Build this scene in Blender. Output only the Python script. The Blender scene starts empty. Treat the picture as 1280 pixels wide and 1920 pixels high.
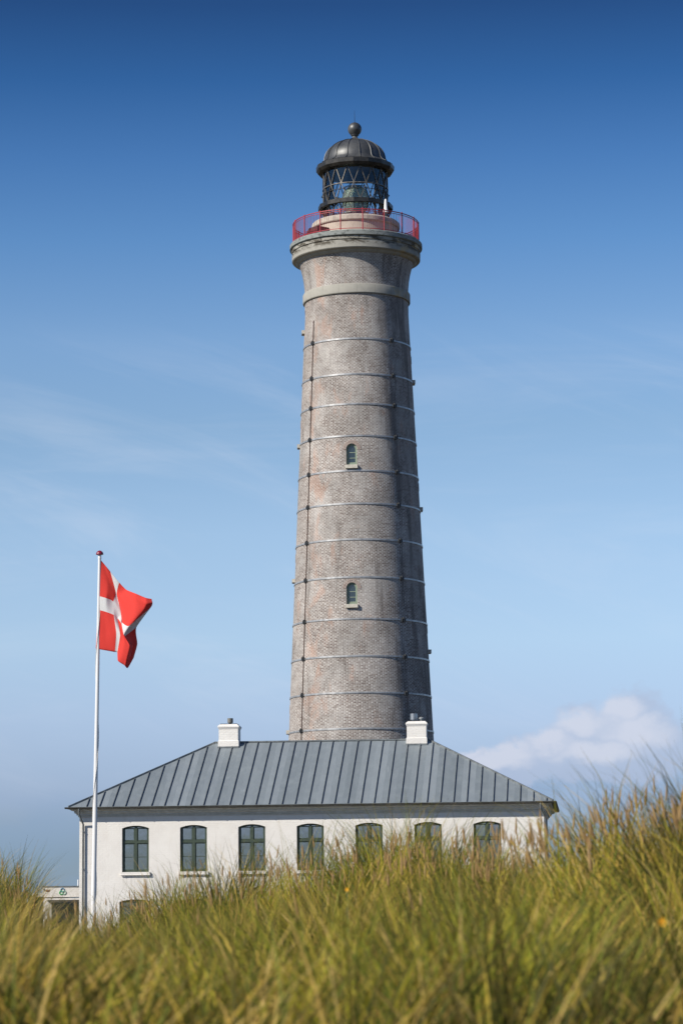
import bpy, bmesh, math, random
import numpy as np
from mathutils import Vector, Matrix, noise as mnoise
R = math.radians
PI = math.pi
random.seed(7)
rng = np.random.default_rng(11)
SC = bpy.context.scene
COL = SC.collection

# ------------------------------------------------------------------ camera
EYE = Vector((0, 0, 2.6))
FPX = 5000.0                                   # focal length in photo pixels (1280x1920)
cd = bpy.data.cameras.new("camera")
cam = bpy.data.objects.new("camera", cd); COL.objects.link(cam); SC.camera = cam
cd.sensor_fit = 'VERTICAL'; cd.sensor_height = 36.0; cd.sensor_width = 24.0
cd.lens = 36.0 * FPX / 1920.0
cd.clip_start = 0.1; cd.clip_end = 60000
cam.matrix_world = Matrix.Translation(EYE) @ Matrix.Rotation(PI/2 + R(8.59), 4, 'X') @ Matrix.Rotation(R(-0.55), 4, 'Z')
cd.dof.use_dof = True; cd.dof.focus_distance = 128.0; cd.dof.aperture_fstop = 5.2

# ------------------------------------------------------------------ light
SUN_AZ, SUN_EL = 56.0, 35.0                    # degrees left of straight behind the camera, height
sdir = Vector((-math.sin(R(SUN_AZ))*math.cos(R(SUN_EL)), -math.cos(R(SUN_AZ))*math.cos(R(SUN_EL)), math.sin(R(SUN_EL))))
sl = bpy.data.lights.new("sun", 'SUN'); sl.energy = 5.0; sl.angle = R(0.5); sl.color = (1.0, 0.93, 0.82)
so = bpy.data.objects.new("sun", sl); COL.objects.link(so)
so.rotation_euler = (-sdir).to_track_quat('-Z', 'Y').to_euler()

SC.view_settings.view_transform = 'Standard'; SC.view_settings.look = 'None'
SC.view_settings.exposure = 0.1; SC.view_settings.gamma = 1.0; SC.view_settings.use_curve_mapping = False

# ------------------------------------------------------------------ node helpers
class NT:
    def __init__(s, tree): s.t = tree; s.n = tree.nodes; s.l = tree.links
    def new(s, typ, **kw):
        n = s.n.new(typ)
        for k, v in kw.items(): setattr(n, k, v)
        return n
    def put(s, sock, v):
        if v is None: return
        if isinstance(v, bpy.types.NodeSocket): s.l.new(v, sock)
        else:
            try: sock.default_value = v
            except Exception: sock.default_value = (*v, 1.0)
    def math(s, op, a, b=None, c=None, clamp=False):
        n = s.new('ShaderNodeMath', operation=op, use_clamp=clamp)
        s.put(n.inputs[0], a); s.put(n.inputs[1], b); s.put(n.inputs[2], c)
        return n.outputs[0]
    def mix(s, f, a, b, mode='MIX'):
        n = s.new('ShaderNodeMix', data_type='RGBA', blend_type=mode)
        s.put(n.inputs[0], f); s.put(n.inputs[6], a); s.put(n.inputs[7], b)
        return n.outputs[2]
    def noise(s, vec, scale, detail=4, rough=0.55, dist=0.0, out=0):
        n = s.new('ShaderNodeTexNoise'); s.put(n.inputs['Vector'], vec)
        n.inputs['Scale'].default_value = scale; n.inputs['Detail'].default_value = detail
        n.inputs['Roughness'].default_value = rough; n.inputs['Distortion'].default_value = dist
        return n.outputs[out]
    def rng(s, v, a, b, c=0.0, d=1.0, smooth=True):
        n = s.new('ShaderNodeMapRange', interpolation_type='SMOOTHSTEP' if smooth else 'LINEAR')
        s.put(n.inputs[0], v)
        for i, q in enumerate((a, b, c, d)): s.put(n.inputs[1+i], q)
        return n.outputs[0]
    def comb(s, x, y, z):
        n = s.new('ShaderNodeCombineXYZ'); s.put(n.inputs[0], x); s.put(n.inputs[1], y); s.put(n.inputs[2], z); return n.outputs[0]
    def sep(s, v):
        n = s.new('ShaderNodeSeparateXYZ'); s.put(n.inputs[0], v); return n.outputs
    def scale(s, v, sc):
        n = s.new('ShaderNodeVectorMath', operation='MULTIPLY'); s.put(n.inputs[0], v); n.inputs[1].default_value = sc; return n.outputs[0]

def mat(name, color=(.5, .5, .5), rough=.6, metal=0.0, spec=0.5):
    m = bpy.data.materials.new(name); m.use_nodes = True
    b = m.node_tree.nodes['Principled BSDF']
    b.inputs['Base Color'].default_value = (*color, 1); b.inputs['Roughness'].default_value = rough
    b.inputs['Metallic'].default_value = metal; b.inputs['Specular IOR Level'].default_value = spec
    return m, NT(m.node_tree), b
def objco(nt): return nt.new('ShaderNodeTexCoord').outputs['Object']
def bump(nt, b, h, strength=.3, dist=.02):
    n = nt.new('ShaderNodeBump'); n.inputs['Strength'].default_value = strength; n.inputs['Distance'].default_value = dist
    nt.put(n.inputs['Height'], h); nt.l.new(n.outputs[0], b.inputs['Normal'])
def worn(name, c1, c2, rough=.6, metal=0.0, scale=3.0, stretch=(1, 1, 1), a=.35, b_=.65, bmp=0.0):
    m, nt, b = mat(name, c1, rough, metal)
    n = nt.noise(nt.scale(objco(nt), stretch), scale, 6, .62)
    nt.put(b.inputs['Base Color'], nt.mix(nt.rng(n, a, b_), (*c1, 1), (*c2, 1)))
    if bmp: bump(nt, b, nt.noise(objco(nt), scale*6, 4), bmp)
    return m

# ------------------------------------------------------------------ world: tinted sky model plus clouds by direction
W = bpy.data.worlds.new("World"); SC.world = W; W.use_nodes = True
nt = NT(W.node_tree); nt.n.clear()
wo = nt.new('ShaderNodeOutputWorld'); bg = nt.new('ShaderNodeBackground'); nt.l.new(bg.outputs[0], wo.inputs[0])
sky = nt.new('ShaderNodeTexSky', sky_type='NISHITA'); sky.sun_disc = False
sky.sun_elevation = R(SUN_EL); sky.sun_rotation = R(180 + SUN_AZ); sky.altitude = 0; sky.air_density = 1.0; sky.dust_density = .3; sky.ozone_density = 2.2
bg.inputs[1].default_value = 0.07
x, y, z = nt.sep(nt.new('ShaderNodeTexCoord').outputs['Generated'])
hyp = nt.math('SQRT', nt.math('ADD', nt.math('MULTIPLY', x, x), nt.math('MULTIPLY', y, y)))
el = nt.math('DIVIDE', z, nt.math('MAXIMUM', hyp, .001))          # tangent of elevation
az = nt.math('ARCTAN2', x, y)
# sky colour scaled by elevation: framed band tuned, sky above dimmed for deeper shade
cr = nt.new('ShaderNodeValToRGB'); nt.put(cr.inputs[0], nt.math('MULTIPLY', el, 2.0, clamp=True))
SKYSTOPS = [(0.0, (0.1341, 0.1728, 0.2636)), (0.046, (0.1341, 0.1728, 0.2636)), (0.084, (0.1937, 0.2236, 0.3611)), (0.144, (0.2966, 0.3046, 0.4077)), (0.204, (0.367, 0.3727, 0.4305)), (0.286, (0.3847, 0.3916, 0.4292)), (0.368, (0.3395, 0.3671, 0.399)), (0.434, (0.316, 0.364, 0.4156)), (0.514, (0.2039, 0.2987, 0.3913)), (0.578, (0.1325, 0.2315, 0.3428)), (0.642, (0.0705, 0.1614, 0.2704)), (0.704, (0.0476, 0.1059, 0.1901)), (1.0, (0.11, 0.17, 0.25))]      # quarter scale
els = cr.color_ramp.elements
els[0].position = 0; els[0].color = (*SKYSTOPS[0][1], 1); els[1].position = 1; els[1].color = (*SKYSTOPS[-1][1], 1)
for p, c in SKYSTOPS[1:-1]:
    e = els.new(p); e.color = (*c, 1)
col = nt.mix(1.0, nt.mix(1.0, sky.outputs[0], (4, 4, 4, 1), 'MULTIPLY'), cr.outputs[0], 'MULTIPLY')
vec = nt.comb(az, el, 0)
# thin cirrus streaks
rot = nt.comb(nt.math('ADD', nt.math('MULTIPLY', az, .93), nt.math('MULTIPLY', el, -.36)),
              nt.math('ADD', nt.math('MULTIPLY', az, .36), nt.math('MULTIPLY', el, .93)), 0)
ci = nt.noise(nt.scale(rot, (5, 30, 1)), 1.0, 7, .62, .8)
ci = nt.rng(ci, .48, .76)
ci2 = nt.noise(nt.scale(vec, (6, 40, 1)), 1.0, 6, .6, .5)
ci2 = nt.rng(ci2, .5, .75)
band = nt.math('MULTIPLY', nt.rng(el, .02, .08), nt.rng(el, .20, .23, 1, 0))
cir = nt.math('MULTIPLY', nt.math('MULTIPLY', nt.math('ADD', ci, nt.math('MULTIPLY', ci2, .6), clamp=True), band), .17)
col = nt.mix(cir, col, (10.3, 10.9, 12.3, 1))
# cumulus bank low on the right and grey-blue banks near the horizon
def blobs(lst, warp, wscale, lo, hi):
    wv = nt.noise(nt.scale(vec, (wscale, wscale*1.3, 1)), 1.0, 6, .55, 0.0, out=1)
    sx, sy, _ = nt.sep(wv)
    a2 = nt.math('ADD', az, nt.math('MULTIPLY', nt.math('SUBTRACT', sx, .5), warp))
    e2 = nt.math('ADD', el, nt.math('MULTIPLY', nt.math('SUBTRACT', sy, .5), warp))
    acc = None
    for (a0, e0, ra, re) in lst:
        dx = nt.math('DIVIDE', nt.math('SUBTRACT', a2, a0), ra); dy = nt.math('DIVIDE', nt.math('SUBTRACT', e2, e0), re)
        v = nt.math('SUBTRACT', 1.0, nt.math('SQRT', nt.math('ADD', nt.math('MULTIPLY', dx, dx), nt.math('MULTIPLY', dy, dy))))
        acc = v if acc is None else nt.math('SMOOTH_MAX', acc, v, .3)
    return nt.rng(acc, lo, hi)
grey = blobs([(-.125, .030, .085, .016), (-.10, .012, .09, .016), (.075, .048, .06, .010), (.13, .040, .06, .018), (.02, .02, .2, .014)], .03, 26, -.1, .9)
col = nt.mix(nt.math('MULTIPLY', grey, .50), col, (3.3, 5.0, 7.6, 1))
CUM = [(.107, .071, .016, .015), (.093, .066, .020, .012), (.113, .062, .024, .012), (.080, .060, .018, .010), (.066, .056, .018, .009), (.052, .056, .014, .007), (.060, .052, .026, .008), (.098, .055, .035, .010), (.040, .051, .016, .005)]
cum = blobs(CUM, .020, 70, .02, .42)
core = blobs([(a-.004, e+.004, ra*.7, re*.65) for a, e, ra, re in CUM], .018, 60, .0, .7)
ccol = nt.mix(core, (5.9, 7.0, 9.3, 1), (9.0, 9.3, 10.7, 1))
col = nt.mix(nt.math('MULTIPLY', cum, .74), col, ccol)
nt.l.new(col, bg.inputs[0])

# ------------------------------------------------------------------ object helpers
def tag(o, label, cat, group=None, kind=None):
    if label: o['label'] = label
    if cat: o['category'] = cat
    if group: o['group'] = group
    if kind: o['kind'] = kind
    return o
def empty(name, loc=(0, 0, 0), rz=0.0):
    o = bpy.data.objects.new(name, None); COL.objects.link(o); o.location = loc; o.rotation_euler = (0, 0, rz); o.empty_display_size = .5; return o

class MB:
    """collects shapes, builds ONE mesh object"""
    def __init__(s): s.v = []; s.f = []; s.mi = []; s.m = 0
    def add(s, vs, fs):
        b = len(s.v); s.v += [tuple(q) for q in vs]; s.f += [tuple(b+i for i in f) for f in fs]; s.mi += [s.m]*len(fs); return s
    def box(s, x0, x1, y0, y1, z0, z1, M=None):
        vs = [Vector(q) for q in ((x0,y0,z0),(x1,y0,z0),(x1,y1,z0),(x0,y1,z0),(x0,y0,z1),(x1,y0,z1),(x1,y1,z1),(x0,y1,z1))]
        if M is not None: vs = [M @ q for q in vs]
        return s.add(vs, [(0,3,2,1),(4,5,6,7),(0,1,5,4),(1,2,6,5),(2,3,7,6),(3,0,4,7)])
    def bar(s, p, q, w, h=None, up=(0, 0, 1)):
        h = h or w; p = Vector(p); q = Vector(q); d = (q-p).normalized(); up = Vector(up)
        a = d.cross(up)
        if a.length < 1e-4: a = d.cross(Vector((1, 0, 0)))
        a.normalize(); b = a.cross(d).normalized(); a *= w/2; b *= h/2
        vs = [p-a-b, p+a-b, p+a+b, p-a+b, q-a-b, q+a-b, q+a+b, q-a+b]
        return s.add(vs, [(0,3,2,1),(4,5,6,7),(0,1,5,4),(1,2,6,5),(2,3,7,6),(3,0,4,7)])
    def tube(s, pts, r, n=10, cap=True):
        pts = [Vector(p) for p in pts]; rr = r if hasattr(r, '__len__') else [r]*len(pts); vs = []; fs = []
        d0 = (pts[1]-pts[0]).normalized(); a = d0.cross(Vector((0, 0, 1)))
        if a.length < 1e-3: a = Vector((1, 0, 0))
        a.normalize()
        for i, p in enumerate(pts):
            d = (pts[min(i+1, len(pts)-1)]-pts[max(i-1, 0)]).normalized()
            a = (a - d*a.dot(d)).normalized(); b = d.cross(a)
            for k in range(n):
                t = 2*PI*k/n; vs.append(p+(a*math.cos(t)+b*math.sin(t))*rr[i])
        for i in range(len(pts)-1):
            for k in range(n): fs.append((i*n+k, i*n+(k+1)%n, (i+1)*n+(k+1)%n, (i+1)*n+k))
        if cap: fs.append(tuple(range(n-1, -1, -1))); fs.append(tuple((len(pts)-1)*n+k for k in range(n)))
        return s.add(vs, fs)
    def lathe(s, prof, n=96, c=(0, 0, 0), phase=0.0, caps=True, closed=False):
        """prof: (r, z) list going up along the outside"""
        vs = []; fs = []
        for r, zz in prof:
            for k in range(n):
                t = phase+2*PI*k/n; vs.append((c[0]+r*math.sin(t), c[1]-r*math.cos(t), c[2]+zz))
        L = len(prof)
        for i in range(L-1 if not closed else L):
            j = (i+1) % L
            for k in range(n): fs.append((i*n+k, i*n+(k+1)%n, j*n+(k+1)%n, j*n+k))
        if caps and not closed: fs.append(tuple(range(n-1, -1, -1))); fs.append(tuple((L-1)*n+k for k in range(n)))
        return s.add(vs, fs)
    def prism(s, poly, y0, y1, M=None):
        """poly in (x, z), extruded along y"""
        n = len(poly); vs = [Vector((a, y0, b)) for a, b in poly]+[Vector((a, y1, b)) for a, b in poly]
        if M is not None: vs = [M @ q for q in vs]
        fs = [tuple(range(n)), tuple(range(2*n-1, n-1, -1))]+[(i, n+i, n+(i+1)%n, (i+1)%n) for i in range(n)]
        return s.add(vs, fs)
    def build(s, name, m, parent=None, smooth=None, loc=None, fix=True):
        me = bpy.data.meshes.new(name); me.from_pydata(s.v, [], s.f)
        for mm in (m if isinstance(m, (list, tuple)) else [m]): me.materials.append(mm)
        if any(s.mi): me.polygons.foreach_set('material_index', s.mi)
        if fix:
            bm = bmesh.new(); bm.from_mesh(me); bmesh.ops.recalc_face_normals(bm, faces=bm.faces); bm.to_mesh(me); bm.free()
        if smooth is not None:
            me.polygons.foreach_set('use_smooth', [True]*len(me.polygons)); me.set_sharp_from_angle(angle=R(smooth))
        o = bpy.data.objects.new(name, me); COL.objects.link(o); o.parent = parent
        if loc: o.location = loc
        return o

def cut(o, cutter_mb, smooth=None):
    """subtract shapes from o's mesh (result is baked, the cutter is removed)"""
    c = cutter_mb.build('cutter', o.data.materials[0], o.parent)
    m = o.modifiers.new('b', 'BOOLEAN'); m.operation = 'DIFFERENCE'; m.solver = 'EXACT'; m.object = c
    bpy.context.view_layer.update(); dg = bpy.context.evaluated_depsgraph_get()
    me = bpy.data.meshes.new_from_object(o.evaluated_get(dg)); o.modifiers.clear(); o.data = me
    bpy.data.objects.remove(c)
    if smooth is not None:
        me.polygons.foreach_set('use_smooth', [True]*len(me.polygons)); me.set_sharp_from_angle(angle=R(smooth))

def arch_poly(w, z0, zs, rise, n=12):
    """outline in (x, z): bottom z0, springing zs, crown zs+rise"""
    pts = [(-w/2, z0), (w/2, z0)]
    if rise >= w/2-1e-4:
        for k in range(n+1): t = PI*k/n; pts.append((w/2*math.cos(t), zs+rise*math.sin(t)))
    else:
        rr = (w*w/4+rise*rise)/(2*rise); a0 = math.asin(w/2/rr)
        for k in range(n+1): t = a0-2*a0*k/n; pts.append((rr*math.sin(t), zs+rise-rr+rr*math.cos(t)))
    return pts

# ------------------------------------------------------------------ materials
def brick_material():
    m, nt, b = mat('weathered_brick', rough=.85, spec=.25)
    x, y, z = nt.sep(objco(nt))
    ph = nt.math('ARCTAN2', x, nt.math('MULTIPLY', y, -1.0))
    u = nt.math('MULTIPLY', ph, 3.4)
    def br(w, c1, c2, mo, off):
        t = nt.new('ShaderNodeTexBrick'); nt.put(t.inputs['Vector'], nt.comb(nt.math('ADD', u, off), z, 0))
        t.inputs['Scale'].default_value = 1; t.inputs['Brick Width'].default_value = w; t.inputs['Row Height'].default_value = .078
        t.inputs['Mortar Size'].default_value = .007; t.inputs['Mortar Smooth'].default_value = .3
        t.inputs['Color1'].default_value = (*c1, 1); t.inputs['Color2'].default_value = (*c2, 1); t.inputs['Mortar'].default_value = (*mo, 1)
        return t
    t1 = br(.235, (.155, .120, .106), (.29, .255, .232), (.45, .435, .415), 0)
    base = t1.outputs[0]
    # pale headers between the stretchers
    hd = nt.math('FRACT', nt.math('ADD', nt.math('DIVIDE', u, .235), nt.math('MULTIPLY', nt.math('FLOOR', nt.math('DIVIDE', z, .078)), .5)))
    hmask = nt.math('MULTIPLY', nt.math('LESS_THAN', hd, .30), nt.rng(nt.noise(nt.comb(u, z, 0), 9, 3), .40, .58))
    base = nt.mix(nt.math('MULTIPLY', hmask, .85), base, (.56, .54, .51, 1))
    p3 = nt.comb(u, z, 0)
    # salt bloom, red unweathered patches, dark run-off
    salt = nt.math('MULTIPLY', nt.rng(nt.noise(nt.scale(p3, (.8, .55, 1)), .75, 8, .68, .6), .44, .66), .62)
    base = nt.mix(nt.math('MULTIPLY', salt, .75), base, (.48, .465, .445, 1))
    nr = nt.noise(nt.scale(p3, (1.1, .45, 1)), 1.0, 7, .66, .4)
    nearline = nt.math('MULTIPLY', nt.rng(ph, -1.02, -.86), nt.rng(ph, -.75, -.35, 1, 0))
    red = nt.math('MULTIPLY', nt.rng(nt.math('ADD', nr, nt.math('MULTIPLY', nearline, .10)), .56, .70), .42)
    base = nt.mix(red, base, (.44, .27, .20, 1))
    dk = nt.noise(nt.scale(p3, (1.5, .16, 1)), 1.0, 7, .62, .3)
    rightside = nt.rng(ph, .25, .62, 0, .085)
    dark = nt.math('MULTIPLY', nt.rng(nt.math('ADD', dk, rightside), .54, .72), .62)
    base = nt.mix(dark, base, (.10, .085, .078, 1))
    tone = nt.rng(nt.noise(p3, .5, 3), .3, .7, .88, 1.20)
    base = nt.mix(1.0, base, nt.comb(tone, tone, tone), 'MULTIPLY')
    nt.put(b.inputs['Base Color'], base)
    bump(nt, b, nt.math('ADD', nt.math('MULTIPLY', t1.outputs['Fac'], -1.0), nt.noise(p3, 14, 4)), .5, .01)
    return m
M_BRICK = brick_material()
def stone_material():
    m, nt, b = mat('weathered_stone', rough=.85, spec=.3)
    x, y, z = nt.sep(objco(nt)); ph = nt.math('ARCTAN2', x, nt.math('MULTIPLY', y, -1.0)); u = nt.math('MULTIPLY', ph, 3.4); p = nt.comb(u, z, 0)
    c = nt.mix(nt.noise(p, 3, 6, .6), (.27, .262, .235, 1), (.44, .425, .375, 1))
    blk = nt.new('ShaderNodeTexWhiteNoise', noise_dimensions='1D'); nt.put(blk.inputs['W'], nt.math('FLOOR', nt.math('DIVIDE', u, 1.15)))
    och = nt.math('MULTIPLY', nt.math('GREATER_THAN', blk.outputs[0], .68), nt.rng(nt.noise(p, 2.2, 5), .42, .6))
    c = nt.mix(nt.math('MULTIPLY', och, .6), c, (.50, .36, .17, 1))
    fr = nt.math('FRACT', nt.math('DIVIDE', u, 1.15)); jo = nt.math('LESS_THAN', fr, .015)
    c = nt.mix(nt.math('MULTIPLY', jo, .5), c, (.14, .13, .11, 1))
    stain = nt.rng(nt.noise(nt.scale(p, (1.1, 2.6, 1)), 1.6, 9, .75, .5), .44, .56)
    band = nt.rng(z, 38.36, 38.60)
    c = nt.mix(nt.math('MULTIPLY', nt.math('MULTIPLY', stain, band), .93), c, (.06, .05, .035, 1))
    rr = nt.math('MULTIPLY', nt.rng(ph, .2, 1.1), nt.rng(nt.noise(p, 1.3, 6), .4, .6)); c = nt.mix(nt.math('MULTIPLY', rr, .6), c, (.20, .19, .17, 1))
    nt.put(b.inputs['Base Color'], c); bump(nt, b, nt.noise(p, 10, 5), .4, .02)
    return m
M_STONE = stone_material()
M_SLAB = worn('lichen_grey_slab', (.26, .28, .27), (.09, .10, .095), .9, 0, 4, (1, 1, 2), .45, .7, .3)
M_CREAM = worn('cream_render', (.56, .50, .42), (.42, .36, .30), .8, 0, 2.5, (1, 1, 1), .45, .75, .1)
M_COPING = worn('pale_coping', (.56, .52, .44), (.38, .36, .31), .8, 0, 4, (1, 1, 1), .4, .7, .2)
M_IRON = worn('black_painted_iron', (.022, .022, .022), (.05, .047, .042), .42, .35, 4)
M_DOME = worn('dark_copper_dome', (.062, .067, .072), (.135, .138, .138), .46, .45, 1.6, (1, 1, .5), .3, .75)
M_LATTICE = worn('glazing_bar_iron', (.10, .095, .09), (.19, .175, .15), .5, .3, 6)
M_BAND = worn('galvanised_hoop', (.46, .46, .46), (.30, .30, .30), .42, .45, 4)
M_CLAMP = worn('dark_clamp_iron', (.05, .055, .06), (.11, .11, .11), .5, .5, 20)
M_RED = worn('red_painted_rail', (.42, .035, .05), (.30, .03, .04), .4, 0, 8)
M_CABLE = mat('rusty_cable', (.12, .075, .06), .8)[0]
M_GREEN = worn('green_paint', (.060, .082, .058), (.042, .06, .042), .45, 0, 12)
M_SAGE = worn('sage_paint', (.27, .33, .25), (.22, .27, .20), .5, 0, 12)
M_SILL = worn('pale_sill_stone', (.60, .57, .49), (.46, .43, .37), .8, 0, 8)
M_WHITEP = mat('white_plastic', (.8, .8, .8), .4)[0]
def glass(name, refl, tint, rough=.02):
    m = bpy.data.materials.new(name); m.use_nodes = True; nt = NT(m.node_tree); nt.n.clear()
    o = nt.new('ShaderNodeOutputMaterial'); g = nt.new('ShaderNodeBsdfGlossy'); g.inputs['Roughness'].default_value = rough
    t = nt.new('ShaderNodeBsdfTransparent'); t.inputs[0].default_value = (*tint, 1)
    mx = nt.new('ShaderNodeMixShader'); lw = nt.new('ShaderNodeFresnel'); lw.inputs[0].default_value = 1.5
    nt.put(mx.inputs[0], nt.math('ADD', nt.math('MULTIPLY', lw.outputs[0], 1.2), refl, clamp=True))
    nt.l.new(t.outputs[0], mx.inputs[1]); nt.l.new(g.outputs[0], mx.inputs[2]); nt.l.new(mx.outputs[0], o.inputs[0]); return m
M_GLASS = glass('lantern_glass', .03, (.96, .98, .98))
M_PANE = glass('window_glass', .40, (.50, .55, .56), .03)
_nt = NT(M_PANE.node_tree); _b = _nt.new('ShaderNodeBump'); _b.inputs['Strength'].default_value = .12; _b.inputs['Distance'].default_value = .02
_nt.put(_b.inputs['Height'], _nt.noise(objco(_nt), 1.6, 2)); _nt.l.new(_b.outputs[0], [n for n in _nt.n if n.type == 'BSDF_GLOSSY'][0].inputs['Normal'])
M_PANEDARK = mat('dark_small_pane', (.02, .03, .035), .05, 0, 1.0)[0]
def lens_mat():
    m, nt, b = mat('green_lens_glass', (.16, .26, .20), .06, 0, 1.0)
    b.inputs['Transmission Weight'].default_value = .35; b.inputs['IOR'].default_value = 1.5
    nt.put(b.inputs['Base Color'], nt.mix(nt.noise(objco(nt), 3, 3), (.42, .55, .46, 1), (.90, .95, .74, 1)))
    return m
M_LENS = lens_mat()

# ------------------------------------------------------------------ LIGHTHOUSE
TX, TY = 0.94, 143.7
LH = empty('lighthouse', (TX, TY, 0))
tag(LH, 'tall round brick lighthouse with a black lantern dome and red gallery railing', 'lighthouse')
def RB(z): return 3.90-.045*(z-11.82)
prof = [(RB(zz), zz) for zz in np.linspace(-.5, 35.2, 26)]+[(2.85, 35.7), (2.85, 36.3), (2.86, 36.7), (2.90, 37.1), (2.97, 37.5), (3.06, 37.85), (3.17, 38.08), (3.2, 38.3)]
def pol(r, ph, zz): return Vector((r*math.sin(ph), -r*math.cos(ph), zz))
shaft = MB().lathe(prof, 160).build('brick_shaft', M_BRICK, LH)
WINS = [(26.36, -.115), (18.83, -.122), (31.55, PI/2+.02), (24.50, PI/2+.02), (16.72, PI/2+.02), (34.37, -PI/2+.02), (28.02, -PI/2), (20.62, -PI/2), (12.43, -PI/2)]
cm = MB()
for zz, ph in WINS:
    Mw = Matrix.Rotation(ph, 4, 'Z') @ Matrix.Translation((0, -RB(zz), 0))
    cm.prism(arch_poly(.58, zz, zz+.88, .29), -.6, .30, Mw)
cut(shaft, cm, 30)
for zz, ph in WINS:
    Mw = Matrix.Rotation(ph, 4, 'Z') @ Matrix.Translation((0, -RB(zz)+.02, 0))
    # frame: arched ring
    def ring_strip(mb, w_o, w_i, zb_o, zb_i, ro, ri, y0, y1, zs):
        po = arch_poly(w_o, zb_o, zs, ro, 14); pi_ = arch_poly(w_i, zb_i, zs, ri, 14); n = len(po)
        vs = [Mw @ Vector((a, y0, b)) for a, b in po]+[Mw @ Vector((a, y0, b)) for a, b in pi_]+[Mw @ Vector((a, y1, b)) for a, b in po]+[Mw @ Vector((a, y1, b)) for a, b in pi_]
        fs = []
        for i in range(n):
            j = (i+1) % n
            fs += [(i, j, n+j, n+i), (n+i, n+j, 3*n+j, 3*n+i), (i, 2*n+i, 2*n+j, j), (2*n+i, 3*n+i, 3*n+j, 2*n+j)]
        mb.add(vs, fs)
    f = MB(); ring_strip(f, .57, .45, zz+.02, zz+.10, .285, .225, .13, .22, zz+.88)
    ring_strip(f, .44, .36, zz+.11, zz+.16, .22, .18, .16, .20, zz+.88)
    for q in (.40, .70): f.box(-.18, .18, .165, .195, zz+q-.018, zz+q+.018, Mw)
    wf = f.build('window', M_SAGE, LH)
    MB().prism(arch_poly(.40, zz+.12, zz+.88, .20), .185, .19, Mw).build('pane', M_PANEDARK, wf)
    s = MB().box(-.33, .33, -.17, .2, zz-.19, zz-.002, Mw).build('sill', M_SILL, wf)
    # brick arch voussoirs (two rings, slightly proud)
    a = MB()
    for ring, (r0, r1, nn) in enumerate(((.30, .385, 17), (.40, .485, 21))):
        for k in range(nn):
            t = R(-4)+R(188)*(k+.5)/nn; dt = R(188)/nn*.33
            P = [(math.cos(t+sg*dt)*rr, zz+.88+math.sin(t+sg*dt)*rr) for sg, rr in ((-1, r0), (1, r0), (1, r1), (-1, r1))]
            bulge = RB(zz)-math.sqrt(RB(zz)**2-min(.5, abs(P[0][0]))**2)
            a.prism(P, -.012-.02+bulge+.045*(P[0][1]-zz), .08, Mw)
    a.build('arch', worn_arch if 'worn_arch' in globals() else globals().setdefault('worn_arch', worn('arch_brick', (.50, .42, .37), (.36, .26, .22), .9, 0, 20)), wf)
# iron hoops with their clamps
clampmesh = None
for i, zz in enumerate((33.33, 31.36, 29.71, 27.96, 26.05, 24.26, 22.32, 20.29, 18.06, 16.08, 14.14, 12.25)):
    r = RB(zz); h = .046
    bnd = MB().lathe([(r-.02, zz-h), (r+.035, zz-h), (r+.032, zz+h), (r-.02, zz+h)], 160, closed=True).build('iron_hoop', M_BAND, LH, 40)
    for ph in (-.945, .675):
        if clampmesh is None:
            c = MB()
            c.box(-.025, .025, -.09, 0, -.13, .13)
            for sg in (-1, 1):
                c.box(sg*.10-.018, sg*.10+.018, -.07, 0, -.085, .085); c.tube([(sg*.14, -.05, .04), (0, -.05, .04)], .014, 8)
            c.tube([(-.14, -.05, -.04), (.14, -.05, -.04)], .014, 8)
            cl = c.build('clamp', M_CLAMP, bnd); clampmesh = cl.data
        else:
            cl = bpy.data.objects.new('clamp', clampmesh); COL.objects.link(cl); cl.parent = bnd
        cl.matrix_local = Matrix.Rotation(ph, 4, 'Z') @ Matrix.Translation((0, -r-.025, zz))
MB().tube([pol(RB(zz)+.03, -.945, zz) for zz in np.linspace(.2, 34.6, 30)], .022, 6).build('lightning_conductor', M_CABLE, LH)
# stone rings
MB().lathe([(2.80, 35.86), (2.93, 35.86), (2.955, 35.90), (2.955, 36.33), (2.93, 36.38), (2.80, 36.42)], 160, closed=True).build('stone_band', M_STONE, LH, 30)
MB().lathe([(3.05, 38.02), (3.19, 38.06), (3.27, 38.11), (3.34, 38.19), (3.50, 38.24), (3.535, 38.28), (3.545, 38.62), (3.49, 38.64), (3.49, 38.70), (3.545, 38.73), (3.56, 38.90), (3.0, 38.90)], 160, closed=True).build('cornice', M_STONE, LH, 30)
MB().lathe([(1.5, 38.905), (3.60, 38.905), (3.655, 38.94), (3.655, 39.16), (3.62, 39.20), (1.5, 39.22)], 160, closed=True).build('gallery_floor', M_SLAB, LH, 30)
# drum
MB().lathe([(2.30, 39.19), (2.32, 40.08)], 128, caps=False).build('lantern_drum', M_CREAM, LH, 30)
MB().lathe([(2.2, 40.06), (2.40, 40.08), (2.43, 40.13), (2.43, 40.34), (2.36, 40.41), (2.0, 40.43), (1.6, 40.43)], 128, closed=True).build('drum_coping', M_COPING, LH, 30)
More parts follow.
